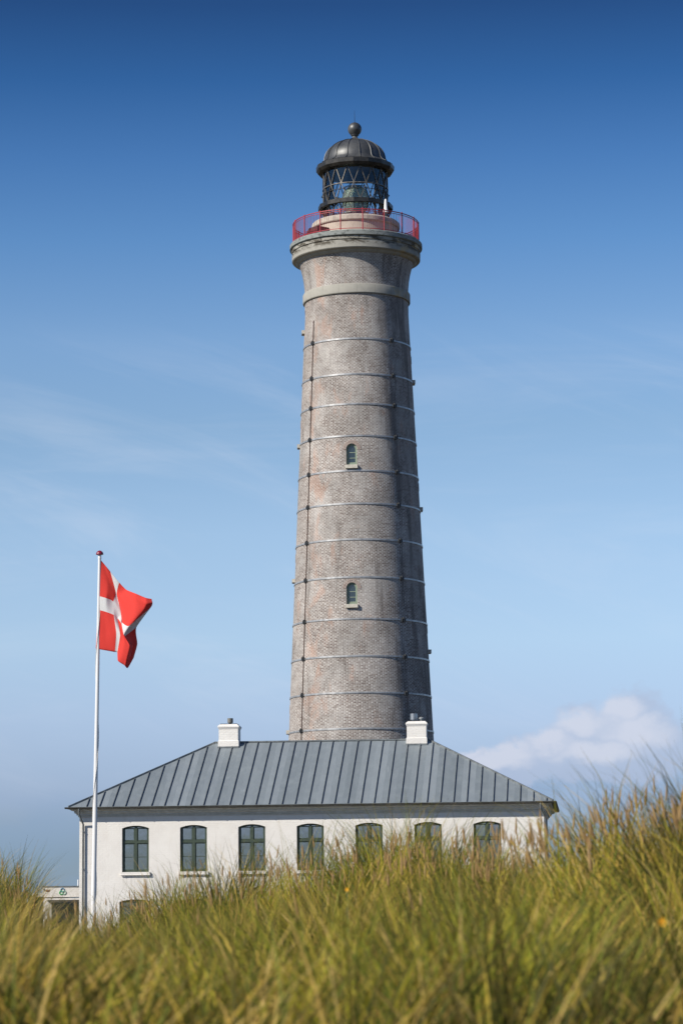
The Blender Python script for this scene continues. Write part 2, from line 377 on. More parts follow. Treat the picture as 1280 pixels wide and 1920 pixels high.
# lantern: ring walk, glazing, lattice
ph0 = R(-3)
NZ = 16
def ngon(r0, r1, z0, z1, phase=ph0): return [(r0, z0), (r1, z0), (r1, z1), (r0, z1)]
lev = [40.43, 41.40, 42.34, 43.32]
gl = MB().lathe([(1.77, lev[0]), (1.77, lev[3])], NZ*2, phase=ph0, caps=False).build('lantern_glazing', M_GLASS, LH)
lt = MB(); st = 2*PI/NZ
for a in range(3):
    oA = ph0 if a % 2 == 0 else ph0+st/2
    oB = ph0+st/2 if a % 2 == 0 else ph0
    for k in range(NZ):
        p0 = pol(1.79, oA+k*st, lev[a])
        for dk in (-.5, .5):
            p1 = pol(1.79, oA+(k+dk)*st, lev[a+1])
            lt.bar(p0, p1, .036, .06, up=pol(1, oA+k*st, 0))
for a in (0, 1, 2, 3):
    w = .05 if a != 2 else .045
    lt.lathe([(1.75, lev[a]-w/2), (1.83, lev[a]-w/2), (1.83, lev[a]+w/2), (1.75, lev[a]+w/2)], NZ*2, phase=ph0, closed=True)
lt.build('glazing_bars', M_LATTICE, gl)
MB().lathe([(1.80, 41.25), (1.95, 41.17), (2.07, 41.20), (2.07, 41.42), (2.03, 41.43), (2.02, 41.36), (1.80, 41.34)], NZ, phase=ph0, closed=True).build('lantern_walkway', M_IRON, LH)
for k in range(NZ): MB().bar(pol(1.82, ph0+k*st, 40.75), pol(2.02, ph0+k*st, 41.2), .035, .05).build('walkway_bracket', M_IRON, LH)
hr = MB(); ns = 48
hr.lathe([(1.86, 42.0), (1.885, 42.0), (1.885, 42.025), (1.86, 42.025)], NZ, phase=ph0, closed=True)
for k in range(0, NZ, 2): hr.bar(pol(1.78, ph0+k*st, 42.01), pol(1.90, ph0+k*st, 42.01), .03)
hr.build('hand_rail', M_IRON, LH)
# roof
MB().lathe([(1.72, 43.30), (1.86, 43.26), (2.06, 43.30), (2.165, 43.44), (2.175, 43.66), (2.12, 43.70), (1.9, 43.74), (1.72, 43.70)], NZ, phase=ph0, closed=True).build('roof_eave', M_IRON, LH)
dp = [(2.10, 43.69), (1.92, 43.78), (1.80, 43.88), (1.72, 44.02)]
for k in range(1, 12): t = (PI/2)*k/12; dp.append((1.71*math.cos(t)+.0, 44.02+1.20*math.sin(t)))
dp = [q for q in dp if q[0] > .33]+[(.33, 45.19)]
dome = MB().lathe(dp, NZ, phase=ph0+st*.5, caps=False).build('dome', M_DOME, LH, 60)
inner = MB().lathe([(r*.97, zz-.03) for r, zz in dp], NZ, phase=ph0+st*.5).build('dome_lining', M_IRON, LH)
rb = MB()
for k in range(NZ):
    ph = ph0+st*(k+.5)
    rb.tube([pol(r+.012, ph, zz+.01) for r, zz in dp], .026, 6)
rb.build('seam', M_DOME, dome, 40)
fin = MB().lathe([(.50, 45.13), (.38, 45.22), (.25, 45.28), (.165, 45.36), (.14, 45.43), (.17, 45.47), (.22, 45.49), (.23, 45.52), (.19, 45.54)]+[(.385*math.cos(t), 45.86+.385*math.sin(t)) for t in np.linspace(R(-58), R(88), 20)], 48).build('finial_ball', M_DOME, LH, 50)
MB().tube([(0, 0, 46.2), (0, 0, 46.95)], [.016, .006], 6).build('lightning_rod', M_IRON, LH)
# floor and pedestal inside the lantern, fresnel lens
MB().lathe([(.55, 40.40), (.55, 40.9), (.75, 40.95), (.75, 41.0)], 32).build('lens_pedestal', M_SAGE, LH, 40)
ln = MB()
pf = []
for k in range(15):
    zz = 41.0+1.45*k/14; r = .70-.30*abs((k-7)/7)**2.2
    pf += [(r, zz), (r+.06, zz+.03), (r-.01, zz+.085)]
ln.lathe(pf, 32)
lens = ln.build('lens', M_LENS, LH, 25)
bl = MB()
for k in range(7):
    r = .10+.075*k; Mr = Matrix.Rotation(.12, 4, 'Z')
    bl.tube([Mr @ Vector((r*math.cos(t), -.80+.012*k, 41.72+r*math.sin(t))) for t in np.linspace(0, 2*PI, 37)], .024, 6)
bl.tube([Matrix.Rotation(.12, 4, 'Z') @ Vector((0, -.82, 41.72)), Matrix.Rotation(.12, 4, 'Z') @ Vector((0, -.70, 41.72))], [.08, .1], 16)
bl.build('bullseye_ring', M_LENS, lens, 40)
fr = MB()
for k in range(8):
    ph = .12+2*PI*(k+.5)/8; fr.tube([pol(.80, ph, 41.0), pol(.84, ph, 41.7), pol(.62, ph, 42.45)], .02, 6)
fr.lathe([(.60, 42.45), (.66, 42.45), (.66, 42.50), (.60, 42.50)], 32, closed=True)
fr.build('lens_frame', M_LATTICE, lens)
# gallery railing
rl = MB(); RR = 3.47
for zz, w in ((40.37, .045), (40.27, .028), (39.30, .032)):
    rl.lathe([(RR-w/2, zz-w/2), (RR+w/2, zz-w/2), (RR+w/2, zz+w/2), (RR-w/2, zz+w/2)], 144, closed=True)
rail = rl.build('gallery_railing', M_RED, LH, 50)
for k in range(18):
    ph = R(6)+k*2*PI/18
    MB().tube([pol(RR, ph, 39.19), pol(RR, ph, 40.44)], .034, 8).build('rail_post', M_RED, rail, 50)
    b = MB()
    for q in range(1, 11):
        a = ph+q*2*PI/18/11; b.tube([pol(RR, a, 39.30), pol(RR, a, 40.27)], .0095, 4)
    b.build('bar_panel', M_RED, rail)
# sloping hatch on the gallery, with its own short rail
hb = MB(); Mh = Matrix.Rotation(R(-52), 4, 'Z') @ Matrix.Translation((0, -2.75, 39.21))
hb.prism([(-.55, 0), (.55, 0), (.55, .55), (-.2, .55), (-.55, .25)], -.35, .45, Mh)
hat = hb.build('gallery_hatch', worn('hatch_paint', (.09, .045, .04), (.05, .03, .03), .6, 0, 6), LH)
hb = MB()
for k in range(4): hb.tube([Mh @ Vector((-.6+.02*k, -.42, .08+.1*k)), Mh @ Vector((.6, -.42, .02+.1*k))], .014, 5)
hb.build('hatch_slats', M_RED, hat)
an = MB(); pa = pol(2.28, R(46), 0)
an.tube([pa+Vector((0, 0, 40.3)), pa+Vector((0, 0, 40.75))], .035, 8)
ant = an.build('antenna_mast', M_IRON, LH, 40)
MB().lathe([(.10, 40.62), (.155, 40.66), (.15, 40.76), (.10, 40.84), (.075, 41.25), (.055, 41.38), (.02, 41.42)], 20, c=(pa.x, pa.y, 0)).build('antenna_cone', M_WHITEP, ant, 40)

# ------------------------------------------------------------------ KEEPER'S HOUSE (local x along the front, y into the house)
HTH = R(-5.2)
H = empty('keepers_house', (-11.213, 114.5, 0), HTH)
tag(H, 'white two-storey house with hipped zinc roof in front of the lighthouse', 'house')
LEN, DEP, EZ, RZ = 19.66, 10.2, 7.24, 10.24
def wall_mat():
    m, nt, b = mat('limewashed_brick', (.8, .77, .72), .85, 0, .2)
    o = objco(nt); x, y, z = nt.sep(o); p = nt.comb(nt.math('ADD', x, y), z, 0)
    t = nt.new('ShaderNodeTexBrick'); nt.put(t.inputs['Vector'], p); t.inputs['Scale'].default_value = 1; t.inputs['Brick Width'].default_value = .24; t.inputs['Row Height'].default_value = .08; t.inputs['Mortar Size'].default_value = .006
    n = nt.noise(p, 1.2, 7, .6); n2 = nt.noise(nt.scale(p, (1, .25, 1)), 3, 5)
    c = nt.mix(nt.rng(n, .3, .75), (.83, .805, .765, 1), (.76, .73, .69, 1)); c = nt.mix(nt.math('MULTIPLY', nt.rng(n2, .55, .8), .35), c, (.66, .60, .53, 1))
    fx = nt.math('ABSOLUTE', nt.math('SUBTRACT', nt.math('FRACT', nt.math('DIVIDE', nt.math('SUBTRACT', x, 1.09), 2.49)), .5))
    stk = nt.math('MULTIPLY', nt.math('MULTIPLY', nt.rng(fx, .20, .27, 1, 0), nt.rng(nt.noise(nt.comb(nt.math('MULTIPLY', x, 9), nt.math('MULTIPLY', z, .5), 0), 1, 4), .45, .7)), nt.math('MULTIPLY', nt.rng(z, 4.36, 4.34, 0, 1), nt.rng(z, 3.3, 4.3)))
    c = nt.mix(nt.math('MULTIPLY', stk, .6), c, (.45, .42, .37, 1))
    nt.put(b.inputs['Base Color'], c)
    bump(nt, b, nt.math('ADD', nt.math('MULTIPLY', t.outputs['Fac'], -.6), nt.math('MULTIPLY', nt.noise(p, 12, 5, .6), 1.3)), .55, .012)
    return m
M_WALL = wall_mat()
M_TRIM = worn('white_cornice_paint', (.60, .60, .57), (.50, .50, .46), .6, 0, 5)
def zinc_mat(dirx):
    m, nt, b = mat('zinc_sheet', (.2, .24, .27), .5, .25, .5)
    o = objco(nt); x, y, z = nt.sep(o); s = x if dirx else y
    pid = nt.math('FLOOR', nt.math('DIVIDE', nt.math('ADD', s, 20.0), .557))
    wn = nt.new('ShaderNodeTexWhiteNoise', noise_dimensions='1D'); nt.put(wn.inputs['W'], pid)
    p = nt.comb(s, nt.math('MULTIPLY', z, 1.6), pid)
    c = nt.mix(wn.outputs[0], (.215, .25, .272, 1), (.29, .33, .355, 1))
    c = nt.mix(nt.math('MULTIPLY', nt.rng(nt.noise(p, 1.6, 8, .7, .4), .45, .72), .45), c, (.30, .34, .37, 1))
    c = nt.mix(nt.math('MULTIPLY', nt.rng(nt.noise(nt.scale(p, (5, .6, 1)), 1.5, 6, .6), .62, .75), .5), c, (.42, .46, .49, 1))
    c = nt.mix(nt.math('MULTIPLY', nt.rng(nt.noise(p, 9, 4, .6), .70, .76), .5), c, (.5, .53, .55, 1))
    nt.put(b.inputs['Base Color'], c)
    nt.put(b.inputs['Roughness'], nt.rng(nt.noise(p, 2, 4), .3, .7, .38, .58))
    bump(nt, b, nt.noise(p, 1.5, 3), .5, .05)
    return m
M_ZX, M_ZY = zinc_mat(True), zinc_mat(False)
M_ZD = worn('weathered_zinc_trim', (.15, .165, .17), (.24, .26, .265), .5, .4, 4)
M_GUT = worn('zinc_gutter', (.17, .175, .17), (.11, .11, .105), .45, .5, 3)

WZ0 = -.3
walls = MB().box(-.08, LEN, 0, DEP, WZ0, 6.84).build('walls', M_WALL, H)
WC = [2.335+2.49*k for k in range(7)]
cm = MB()
for k, wc in enumerate(WC):
    T = Matrix.Translation((wc, 0, 0))
    cm.prism(arch_poly(1.15, 4.48, 6.33, .11, 10), -.3, .9, T)
    cm.prism(arch_poly(1.36, 1.30, 3.24, .09, 10), -.3, .9, T)
cut(walls, cm)
M_CURT = mat('white_curtain', (.75, .74, .72), .9)[0]
M_BLIND = mat('dark_blind', (.10, .10, .10), .8)[0]
M_ROOM = None
def window(wc, w, z0, zs, rise, curt):
    T = Matrix.Translation((wc, 0, 0))
    f = MB(); y0, y1 = .11, .19; zt = zs+rise
    po = arch_poly(w-.004, z0+.002, zs-.002, rise, 10); pi_ = arch_poly(w-.13, z0+.07, zs-.06, rise, 10); n = len(po)
    vs = [T @ Vector((a, yy, b)) for yy in (y0, y1) for P in (po, pi_) for a, b in P]
    fs = []
    for i in range(n):
        j = (i+1) % n; fs += [(i, j, n+j, n+i), (n+i, n+j, 3*n+j, 3*n+i), (2*n+i, 3*n+i, 3*n+j, 2*n+j), (i, 2*n+i, 2*n+j, j)]
    f.add(vs, fs)
    ztr = z0+(zt-z0)*.645
    f.box(-.055, .055, y0-.015, y1, z0+.06, zt-.05, T); f.box(-w/2+.06, w/2-.06, y0-.02, y1-.002, ztr-.05, ztr+.05, T)
    fr = f.build('window', M_GREEN, H)
    # sashes: thin frames and the muntin
    sb = MB(); hw = w/2-.062
    for sg in (-1, 1):
        xa, xb = (.056, hw) if sg > 0 else (-hw, -.056)
        for (za, zb) in ((z0+.072, ztr-.052), (ztr+.052, zs-.03+rise*.35)):
            sb.box(xa, xa+.04, y0+.012, y1-.02, za, zb, T); sb.box(xb-.04, xb, y0+.012, y1-.02, za, zb, T)
            sb.box(xa+.04, xb-.04, y0+.012, y1-.02, za, za+.04, T); sb.box(xa+.04, xb-.04, y0+.012, y1-.02, zb-.04, zb, T)
        zm = (z0+ztr)/2; sb.box(xa+.04, xb-.04, y0+.02, y1-.03, zm-.014, zm+.014, T)
    sb.build('sash', M_GREEN, fr)
    MB().prism(arch_poly(w-.14, z0+.075, zs-.065, rise, 10), y0+.045, y0+.05, T).build('pane', M_PANE, fr)
    s = MB(); s.box(-w/2-.06, w/2+.06, -.09, .105, z0-.125, z0-.002, T); s.box(-w/2-.07, w/2+.07, -.105, -.085, z0-.135, z0-.105, T)
    for sg in (-1, 1): s.box(sg*(w/2-.12)-.012, sg*(w/2-.12)+.012, -.07, .0, z0-.20, z0-.125, T)
    s.build('sill', M_WALL, fr)
    if curt:
        c = MB()
        for (xa, xb, m_) in curt:
            nn = 14; vs = []; fs = []
            for i in range(nn+1):
                xx = xa+(xb-xa)*i/nn; yy = .30+.02*math.sin(i*2.1)
                vs += [T @ Vector((xx, yy, z0+.03)), T @ Vector((xx, yy, zs+.02)), T @ Vector((xx, yy+.012, z0+.03)), T @ Vector((xx, yy+.012, zs+.02))]
            for i in range(nn): fs += [(4*i, 4*i+4, 4*i+5, 4*i+1), (4*i+2, 4*i+3, 4*i+7, 4*i+6)]
            c.m = m_; c.add(vs, fs)
        c.build('curtain', [M_CURT, M_BLIND], fr, 60)
CURTS = [[(-.55, -.30, 0), (.44, .55, 0)], [(-.55, -.42, 0)], [(-.5, -.06, 1)], [(-.55, -.40, 0), (.42, .55, 0)], None, [(-.55, -.4, 0)], [(.40, .55, 0)]]
for k, wc in enumerate(WC):
    window(wc, 1.15, 4.48, 6.33, .11, CURTS[k])
    window(wc, 1.36, 1.30, 3.24, .09, [(-.6, -.3, 0)] if k % 2 == 0 else None)
# cornice: stepped profile swept round the house
def sweep(profile, name, m, closed=True):
    """profile: (offset outwards, z)"""
    cs = [(-.08, 0, -1, -1), (LEN, 0, 1, -1), (LEN, DEP, 1, 1), (-.08, DEP, -1, 1)]
    vs = []; n = len(profile)
    for (cx, cy, sx, sy) in cs:
        for off, zz in profile: vs.append((cx+sx*off, cy+sy*off, zz))
    fs = [(i*n+k, ((i+1) % 4)*n+k, ((i+1) % 4)*n+(k+1) % n, i*n+(k+1) % n) for i in range(4) for k in range(n)]
    return MB().add(vs, fs).build(name, m, H)
sweep([(-.10, 6.83), (.05, 6.83), (.05, 6.90), (.11, 6.905), (.11, 6.96), (.17, 6.98), (.20, 7.03), (.20, 7.07), (.30, 7.09), (.33, 7.13), (.33, 7.17), (-.10, 7.17)], 'cornice', M_TRIM)
# roof body
OV = .40
x0, x1, y0, y1 = -.08-OV, LEN+OV, -OV, DEP+OV
rx0, rx1, ry = x0+5.55, x1-5.55, DEP/2
rm = MB()
rm.v = [(x0, y0, EZ), (x1, y0, EZ), (x1, y1, EZ), (x0, y1, EZ), (rx0, ry, RZ), (rx1, ry, RZ), (x0+.03, y0+.03, EZ-.05), (x1-.03, y0+.03, EZ-.05), (x1-.03, y1-.03, EZ-.05), (x0+.03, y1-.03, EZ-.05)]
rm.f = [(0, 1, 5, 4), (2, 3, 4, 5), (1, 2, 5), (3, 0, 4), (0, 6, 7, 1), (1, 7, 8, 2), (2, 8, 9, 3), (3, 9, 6, 0), (9, 8, 7, 6)]
rm.mi = [0, 0, 1, 1, 0, 0, 0, 0, 0]
roof = rm.build('roof', [M_ZX, M_ZY], H)
sm = MB()
def seam(p, q, nrm):
    p = Vector(p); q = Vector(q); n = Vector(nrm).normalized(); sm.bar(p+n*.03, q+n*.03, .022, .062, up=n)
run = ry-y0; rise = RZ-EZ; nf = Vector((0, -rise, run)); nb = Vector((0, rise, run))
k = 0; sx = x0+.22
while sx < x1-.1:
    t = 1.0
    if sx < rx0: t = (sx-x0)/(rx0-x0)
    if sx > rx1: t = (x1-sx)/(x1-rx1)
    t = max(0, t-.012)
    if t > .03:
        seam((sx, y0+.01, EZ+.005), (sx, y0+run*t, EZ+rise*t), nf); seam((sx, y1-.01, EZ+.005), (sx, y1-run*t, EZ+rise*t), nb)
    sx += .557
sy = y0+.3; rs = rx0-x0
while sy < y1-.1:
    t = max(0, (1-abs(sy-ry)/run)-.012)
    if t > .03:
        seam((x0+.01, sy, EZ+.005), (x0+rs*t, sy, EZ+rise*t), (-rise, 0, rs)); seam((x1-.01, sy, EZ+.005), (x1-rs*t, sy, EZ+rise*t), (rise, 0, rs))
    sy += .557
sm.build('standing_seam', M_ZD, roof)
cp = MB()
cp.bar((rx0-.05, ry, RZ+.02), (rx1+.05, ry, RZ+.02), .15, .06)
for (cx, cy) in ((x0, y0), (x1, y0), (x1, y1), (x0, y1)):
    q = Vector((rx0 if cx == x0 else rx1, ry, RZ+.02)); p = Vector((cx, cy, EZ+.02)); cp.bar(p, q, .07, .08)
cp.build('ridge_cap', M_ZD, roof)
# gutter: half round trough along each eave, with joint straps
gm = MB(); gr = .075
def trough(p, q, out):
    p = Vector(p); q = Vector(q); out = Vector(out); vs = []; fs = []; n = 9
    for P in (p, q):
        for rr in (gr, gr-.008):
            for i in range(n): t = PI*i/(n-1); vs.append(P+out*(rr*math.cos(t))+Vector((0, 0, -rr*math.sin(t))))
    for i in range(n-1): fs += [(i, i+1, 2*n+i+1, 2*n+i), (n+i, 3*n+i, 3*n+i+1, n+i+1)]
    fs += [(0, 2*n, 3*n, n), (n-1, 2*n-1, 4*n-1, 3*n-1)]
    for bs in (0, 2*n): fs += [(bs+i, bs+n+i, bs+n+i+1, bs+i+1) for i in range(n-1)]
    gm.add(vs, fs)
    L = (q-p).length; k = int(L/1.0)
    for j in range(1, k):
        c = p+(q-p)*j/k; d = (q-p).normalized()
        gm.tube([c+out*((gr+.006)*math.cos(t))+Vector((0, 0, -(gr+.006)*math.sin(t))) for t in np.linspace(0, PI, 9)], .010, 5)
gz = EZ-.005; go = .07
trough((x0-go-gr, y0-go, gz), (x1+go+gr, y0-go, gz-.0), (0, -1, 0)); trough((x0-go, y0-go, gz), (x0-go, y1+go, gz), (-1, 0, 0))
trough((x1+go, y0-go, gz), (x1+go, y1+go, gz), (1, 0, 0)); trough((x0-go, y1+go, gz), (x1+go, y1+go, gz), (0, 1, 0))
gm.build('gutter', M_GUT, H)
def pipe(xx, xw, sgn=1):
    d = MB(); d.tube([(xx, y0-go, gz-gr), (xx, y0-go, gz-.30), (xw, -.09, gz-.72), (xw, -.09, -.2)], .042, 12)
    for zz in (6.2, 4.6, 3.0): d.lathe([(.043, zz), (.052, zz), (.052, zz+.04), (.043, zz+.04)], 12, c=(xw, -.09, 0), closed=True); d.box(xw-.01, xw+.01, -.06, .01, zz, zz+.03)
    d.build('downpipe', M_ZD, H, 50)
pipe(-.02, .10); pipe(LEN-.12, LEN-.02+.10)
def chimney(cx, pots):
    c = MB(); cy = ry
    def blk(hw, za, zb, hd=None, hw2=None):
        hd = hd or hw; hw2 = hw2 or hw; d2 = hd+(hw2-hw)
        c.add([(cx-hw, cy-hd, za), (cx+hw, cy-hd, za), (cx+hw, cy+hd, za), (cx-hw, cy+hd, za), (cx-hw2, cy-d2, zb), (cx+hw2, cy-d2, zb), (cx+hw2, cy+d2, zb), (cx-hw2, cy+d2, zb)],
              [(0,3,2,1),(4,5,6,7),(0,1,5,4),(1,2,6,5),(2,3,7,6),(3,0,4,7)])
    blk(.46, 9.4, 10.28); blk(.46, 10.28, 10.31, hw2=.43); blk(.43, 10.31, 10.83); blk(.45, 10.83, 10.88); blk(.475, 10.88, 10.95); blk(.475, 10.95, 11.03, hw2=.38)
    ch = c.build('chimney', M_WALL, roof)
    b = MB(); b.box(cx-.37, cx+.37, cy-.37, cy+.37, 11.032, 11.06); b.build('cap_plate', M_CLAMP, ch)
    b = MB()
    f_ = MB(); f_.box(cx-.475, cx+.475, cy-.52, cy-.3, 9.80, 10.04); f_.build('flashing', M_ZD, ch)
    for (dx, r, h, mm) in pots:
        p = MB(); p.lathe([(r*.55, 11.05), (r*.55, 11.10), (r, 11.12), (r, 11.05+h), (r*.8, 11.05+h), (r*.8, 11.03+h)] if h > .2 else [(r*.6, 11.05), (r*.6, 11.05+h*.5), (r, 11.05+h*.55), (r, 11.05+h*.8), (r*.5, 11.05+h)], 24, c=(cx+dx, cy, 0))
        p.build('chimney_pot', mm, ch, 40)
chimney(5.70, [(.03, .125, .27, worn('dark_pot', (.14, .14, .13), (.22, .21, .18), .6, .2, 6))])
chimney(14.06, [(-.14, .155, .34, worn('bright_steel_pot', (.45, .46, .47), (.36, .37, .38), .35, .8, 5)), (.20, .12, .19, worn('grey_pot_cowl', (.40, .42, .42), (.3, .31, .31), .5, .5, 6))])

# ------------------------------------------------------------------ FLAGPOLE AND FLAG
def cam_pt(px, py, dist):
    """metres from photo measurements at a given distance north of the camera"""
    r = cam.matrix_world.to_3x3() @ Vector(((px-640)/FPX, (960-py)/FPX, -1)); return EYE+r*(dist/r.y)
FD = 75.0
ptop = cam_pt(187.3, 1040, FD); pb1 = cam_pt(175.5, 1700, FD)
dirp = (ptop-pb1).normalized(); pbase = ptop-dirp*(ptop.z/dirp.z)
FP = empty('flagpole', pbase); tag(FP, 'white flagpole with a dark red cap left of the house', 'flagpole')
def rel(p): return Vector(p)-pbase
M_POLE = worn('white_gloss_pole', (.80, .80, .80), (.70, .70, .70), .3, 0, 2, (1, 1, .2), .4, .8)
zs_ = np.linspace(0, 1, 12)
MB().tube([rel(pbase.lerp(ptop, t)) for t in zs_], [.078-.036*t for t in zs_], 20).build('pole', M_POLE, FP, 50)
MB().lathe([(.05, -.12), (.045, -.03), (.04, 0)], 16, c=rel(ptop)).build('collar', M_POLE, FP, 50)
MB().lathe([(.06, -.01), (.105, .0), (.105, .025), (.09, .07), (.05, .105), (.012, .12)], 20, c=rel(ptop)).build('pole_cap', mat('dark_red_cap', (.22, .02, .04), .25)[0], FP, 50)
rp = MB(); pts = []
for k in range(400):
    t = k/399; zc = pbase.lerp(ptop-dirp*.1, t); a = t*2*PI*3.1+1.0; r = .078-.036*t+.008
    pts.append(rel(zc)+Vector((math.cos(a)*r, math.sin(a)*r, 0)))
rp.tube(pts, .0065, 5); rp.build('halyard', mat('rope', (.62, .60, .56), .8)[0], FP)

def flag():
    # control net: rows = height on the hoist (0 bottom .. 1 top), columns = distance along the fly; values are crop pixels + depth (m, towards camera -)
    us = [0, .16, .324, .432, .55, .72, .88, 1.0]
    vs_ = [0, .2, .429, .571, .8, 1.0]
    N = {
     1.0:  [(278,200,0), (355,293,.02), (438,395,.01), (566,553,-.04), (665,655,-.05), (800,712,-.30), (950,775,-.42), (1032,790,-.40)],
     .8:   [(270,470,0), (405,560,-.02), (518,700,.03), (532,722,.05), (592,770,-.06), (780,850,-.34), (940,875,-.46), (1046,850,-.40)],
     .571: [(261,745,0), (380,780,-.06), (484,832,.02), (597,1015,.0), (606,1125,-.08), (700,1182,-.36), (850,1062,-.38), (1022,912,-.22)],
     .429: [(255,944,0), (380,978,-.05), (490,1022,-.06), (545,1068,-.02), (600,1148,-.10), (640,1320,-.22), (735,1262,.10), (815,1200,.22)],
     .2:   [(244,1230,0), (370,1285,-.04), (525,1290,-.12), (580,1312,-.14), (632,1370,-.18), (718,1475,-.26), (770,1470,.05), (828,1440,.16)],
     0:    [(231,1508,0), (360,1530,-.03), (506,1556,-.05), (540,1562,-.06), (548,1680,-.14), (640,1745,-.16), (690,1786,-.05), (775,1640,.12)],
    }
    net = np.array([[N[v][i] for i in range(8)] for v in vs_], float)
    def interp(knots, vals, t):           # piecewise cubic (monotone-ish) in one direction
        k = max(0, min(len(knots)-2, int(np.searchsorted(knots, t, 'right')-1))); h = knots[k+1]-knots[k]; s = (t-knots[k])/h
        def tan(i):
            if i == 0: return (vals[1]-vals[0])/(knots[1]-knots[0])
            if i == len(knots)-1: return (vals[-1]-vals[-2])/(knots[-1]-knots[-2])
            return (vals[i+1]-vals[i-1])/(knots[i+1]-knots[i-1])
        m0 = tan(k)*h*.6; m1 = tan(k+1)*h*.6
        return (2*s**3-3*s**2+1)*vals[k]+(s**3-2*s**2+s)*m0+(-2*s**3+3*s**2)*vals[k+1]+(s**3-s**2)*m1
    U = sorted(set(list(np.linspace(0, 1, 61))+[.324, .432])); V = sorted(set(list(np.linspace(0, 1, 41))+[.429, .571]))
    vts = []; uv = []
    for v in V:
        row = np.array([interp(vs_, net[:, i], v) for i in range(8)])
        for u in U:
            q = interp(us, row, u)
            d = q[2]+.012*math.sin(u*38+v*9)*u+.018*math.sin(v*21+u*13)*min(1, u*2)
            p = cam_pt(150+q[0]/7.68, 1020+q[1]/7.68, FD); p = EYE+(p-EYE)*((FD+d-.02)/FD); vts.append(tuple(rel(p)))
    nu = len(U); fs = []; mi = []
    for j in range(len(V)-1):
        for i in range(nu-1):
            fs.append((j*nu+i, j*nu+i+1, (j+1)*nu+i+1, (j+1)*nu+i)); um = (U[i]+U[i+1])/2; vm = (V[j]+V[j+1])/2
            mi.append(1 if (.324 < um < .432 or .429 < vm < .571) else 0)
    def cloth(name, c, tr):
        m, nt, b = mat(name, c, .75, 0, .15); b.inputs['Sheen Weight'].default_value = .2
        out = nt.n['Material Output']; t = nt.new('ShaderNodeBsdfTranslucent'); t.inputs[0].default_value = (*tr, 1); mx = nt.new('ShaderNodeMixShader'); mx.inputs[0].default_value = .33
        nt.l.new(b.outputs[0], mx.inputs[1]); nt.l.new(t.outputs[0], mx.inputs[2]); nt.l.new(mx.outputs[0], out.inputs[0]); return m
    b = MB(); b.v = vts; b.f = fs; b.mi = mi
    o = b.build('flag', [cloth('red_flag_cloth', (.86, .075, .06), (.9, .05, .04)), cloth('white_flag_cloth', (.86, .86, .86), (.8, .8, .8))], None, 180, fix=False)
    o.location = pbase
    so_ = o.modifiers.new('thick', 'SOLIDIFY'); so_.thickness = .003; so_.offset = 0
    tag(o, 'red flag with a white cross, wind-folded, flying at the top of the white pole', 'flag')
flag()

# ------------------------------------------------------------------ SMALL BUILDINGS BEHIND THE HOUSE CORNER
KX0 = cam_pt(80, 1672, 131).x; kz = lambda py: cam_pt(110, py, 131).z
K = empty('kiosk', (KX0, 131, 0)); tag(K, 'white flat-roofed kiosk with ring logo on its fascia behind the house corner', 'kiosk')
M_KW = worn('white_kiosk_panel', (.78, .74, .68), (.66, .62, .56), .6, 0, 2, (1, 1, .3))
zt, zl = kz(1663), kz(1682)
MB().box(0, 6.5, .5, 4, -.1, zl-.1).build('body', M_KW, K)
fas = MB().box(0, 6.5, 0, 4.4, zl, zt).build('fascia', M_KW, K)
fl = MB(); fl.box(.12, 6.4, -.05, .45, kz(1687.5), kz(1684)); fl.build('shutter_box', M_KW, K)
MB().box(.4, 6.2, .44, .498, 1.0, zl-.25).build('serving_window', M_PANEDARK, K)
MB().box(-.03, 6.53, -.03, 4.43, zt, zt+.05).build('roof_edge', M_ZD, K)
vx = cam_pt(147, 1655, 132).x-KX0; MB().tube([(vx, 1, zt), (vx, 1, zt+.36)], .035, 10).build('vent_pipe', M_WHITEP, K, 50)
def ringlogo(dx, dz, r, c):
    b = MB(); b.tube([(dx+r*math.cos(t), -.006, dz+r*math.sin(t)) for t in np.linspace(0, 2*PI, 25)], .03, 6); b.build('logo_ring', mat('logo_paint', c, .6)[0], fas)
lx = lambda px: cam_pt(px, 1672, 131).x-KX0
ringlogo(lx(117.8), kz(1669), .085, (.10, .22, .32)); ringlogo(lx(115.5), kz(1674), .085, (.06, .35, .12)); ringlogo(lx(120.8), kz(1673.8), .085, (.30, .45, .35))
def text(body, dx, dz, size, c):
    cu = bpy.data.curves.new('sign_lettering', 'FONT'); cu.body = body; cu.size = size; cu.extrude = .004
    t = bpy.data.objects.new('sign_lettering', cu); COL.objects.link(t); dg = bpy.context.evaluated_depsgraph_get(); bpy.context.view_layer.update()
    me = bpy.data.meshes.new_from_object(t.evaluated_get(bpy.context.evaluated_depsgraph_get())); bpy.data.objects.remove(t)
    me.materials.clear(); me.materials.append(mat('sign_ink', c, .7)[0]); o = bpy.data.objects.new('sign_lettering', me); COL.objects.link(o); o.parent = fas
    o.matrix_local = Matrix.Translation((dx, -.012, dz)) @ Matrix.Rotation(PI/2, 4, 'X')
text('Fred', lx(80)+.06, kz(1671.5), .16, (.03, .03, .03)); text('bo', lx(86.7), kz(1671.5), .16, (.45, .06, .03))
MB().box(lx(80.5), lx(84.5), -.012, 0, kz(1667), kz(1666)).build('sign_mark', M_CLAMP, fas)
SX = cam_pt(60, 1678, 138).x; Sh = empty('shed', (SX, 138, 0)); tag(Sh, 'low pale shed with dark glazing left of the white kiosk', 'shed')
sz = lambda py: cam_pt(70, py, 138).z
MB().box(.15, 1.6, 0, 3, -.1, sz(1682)).build('glazed_wall', worn('shed_glazing', (.05, .07, .07), (.12, .14, .13), .3, 0, 3), Sh)
MB().box(.05, 1.7, -.15, 3.1, sz(1682), sz(1675)).build('roof', M_KW, Sh)

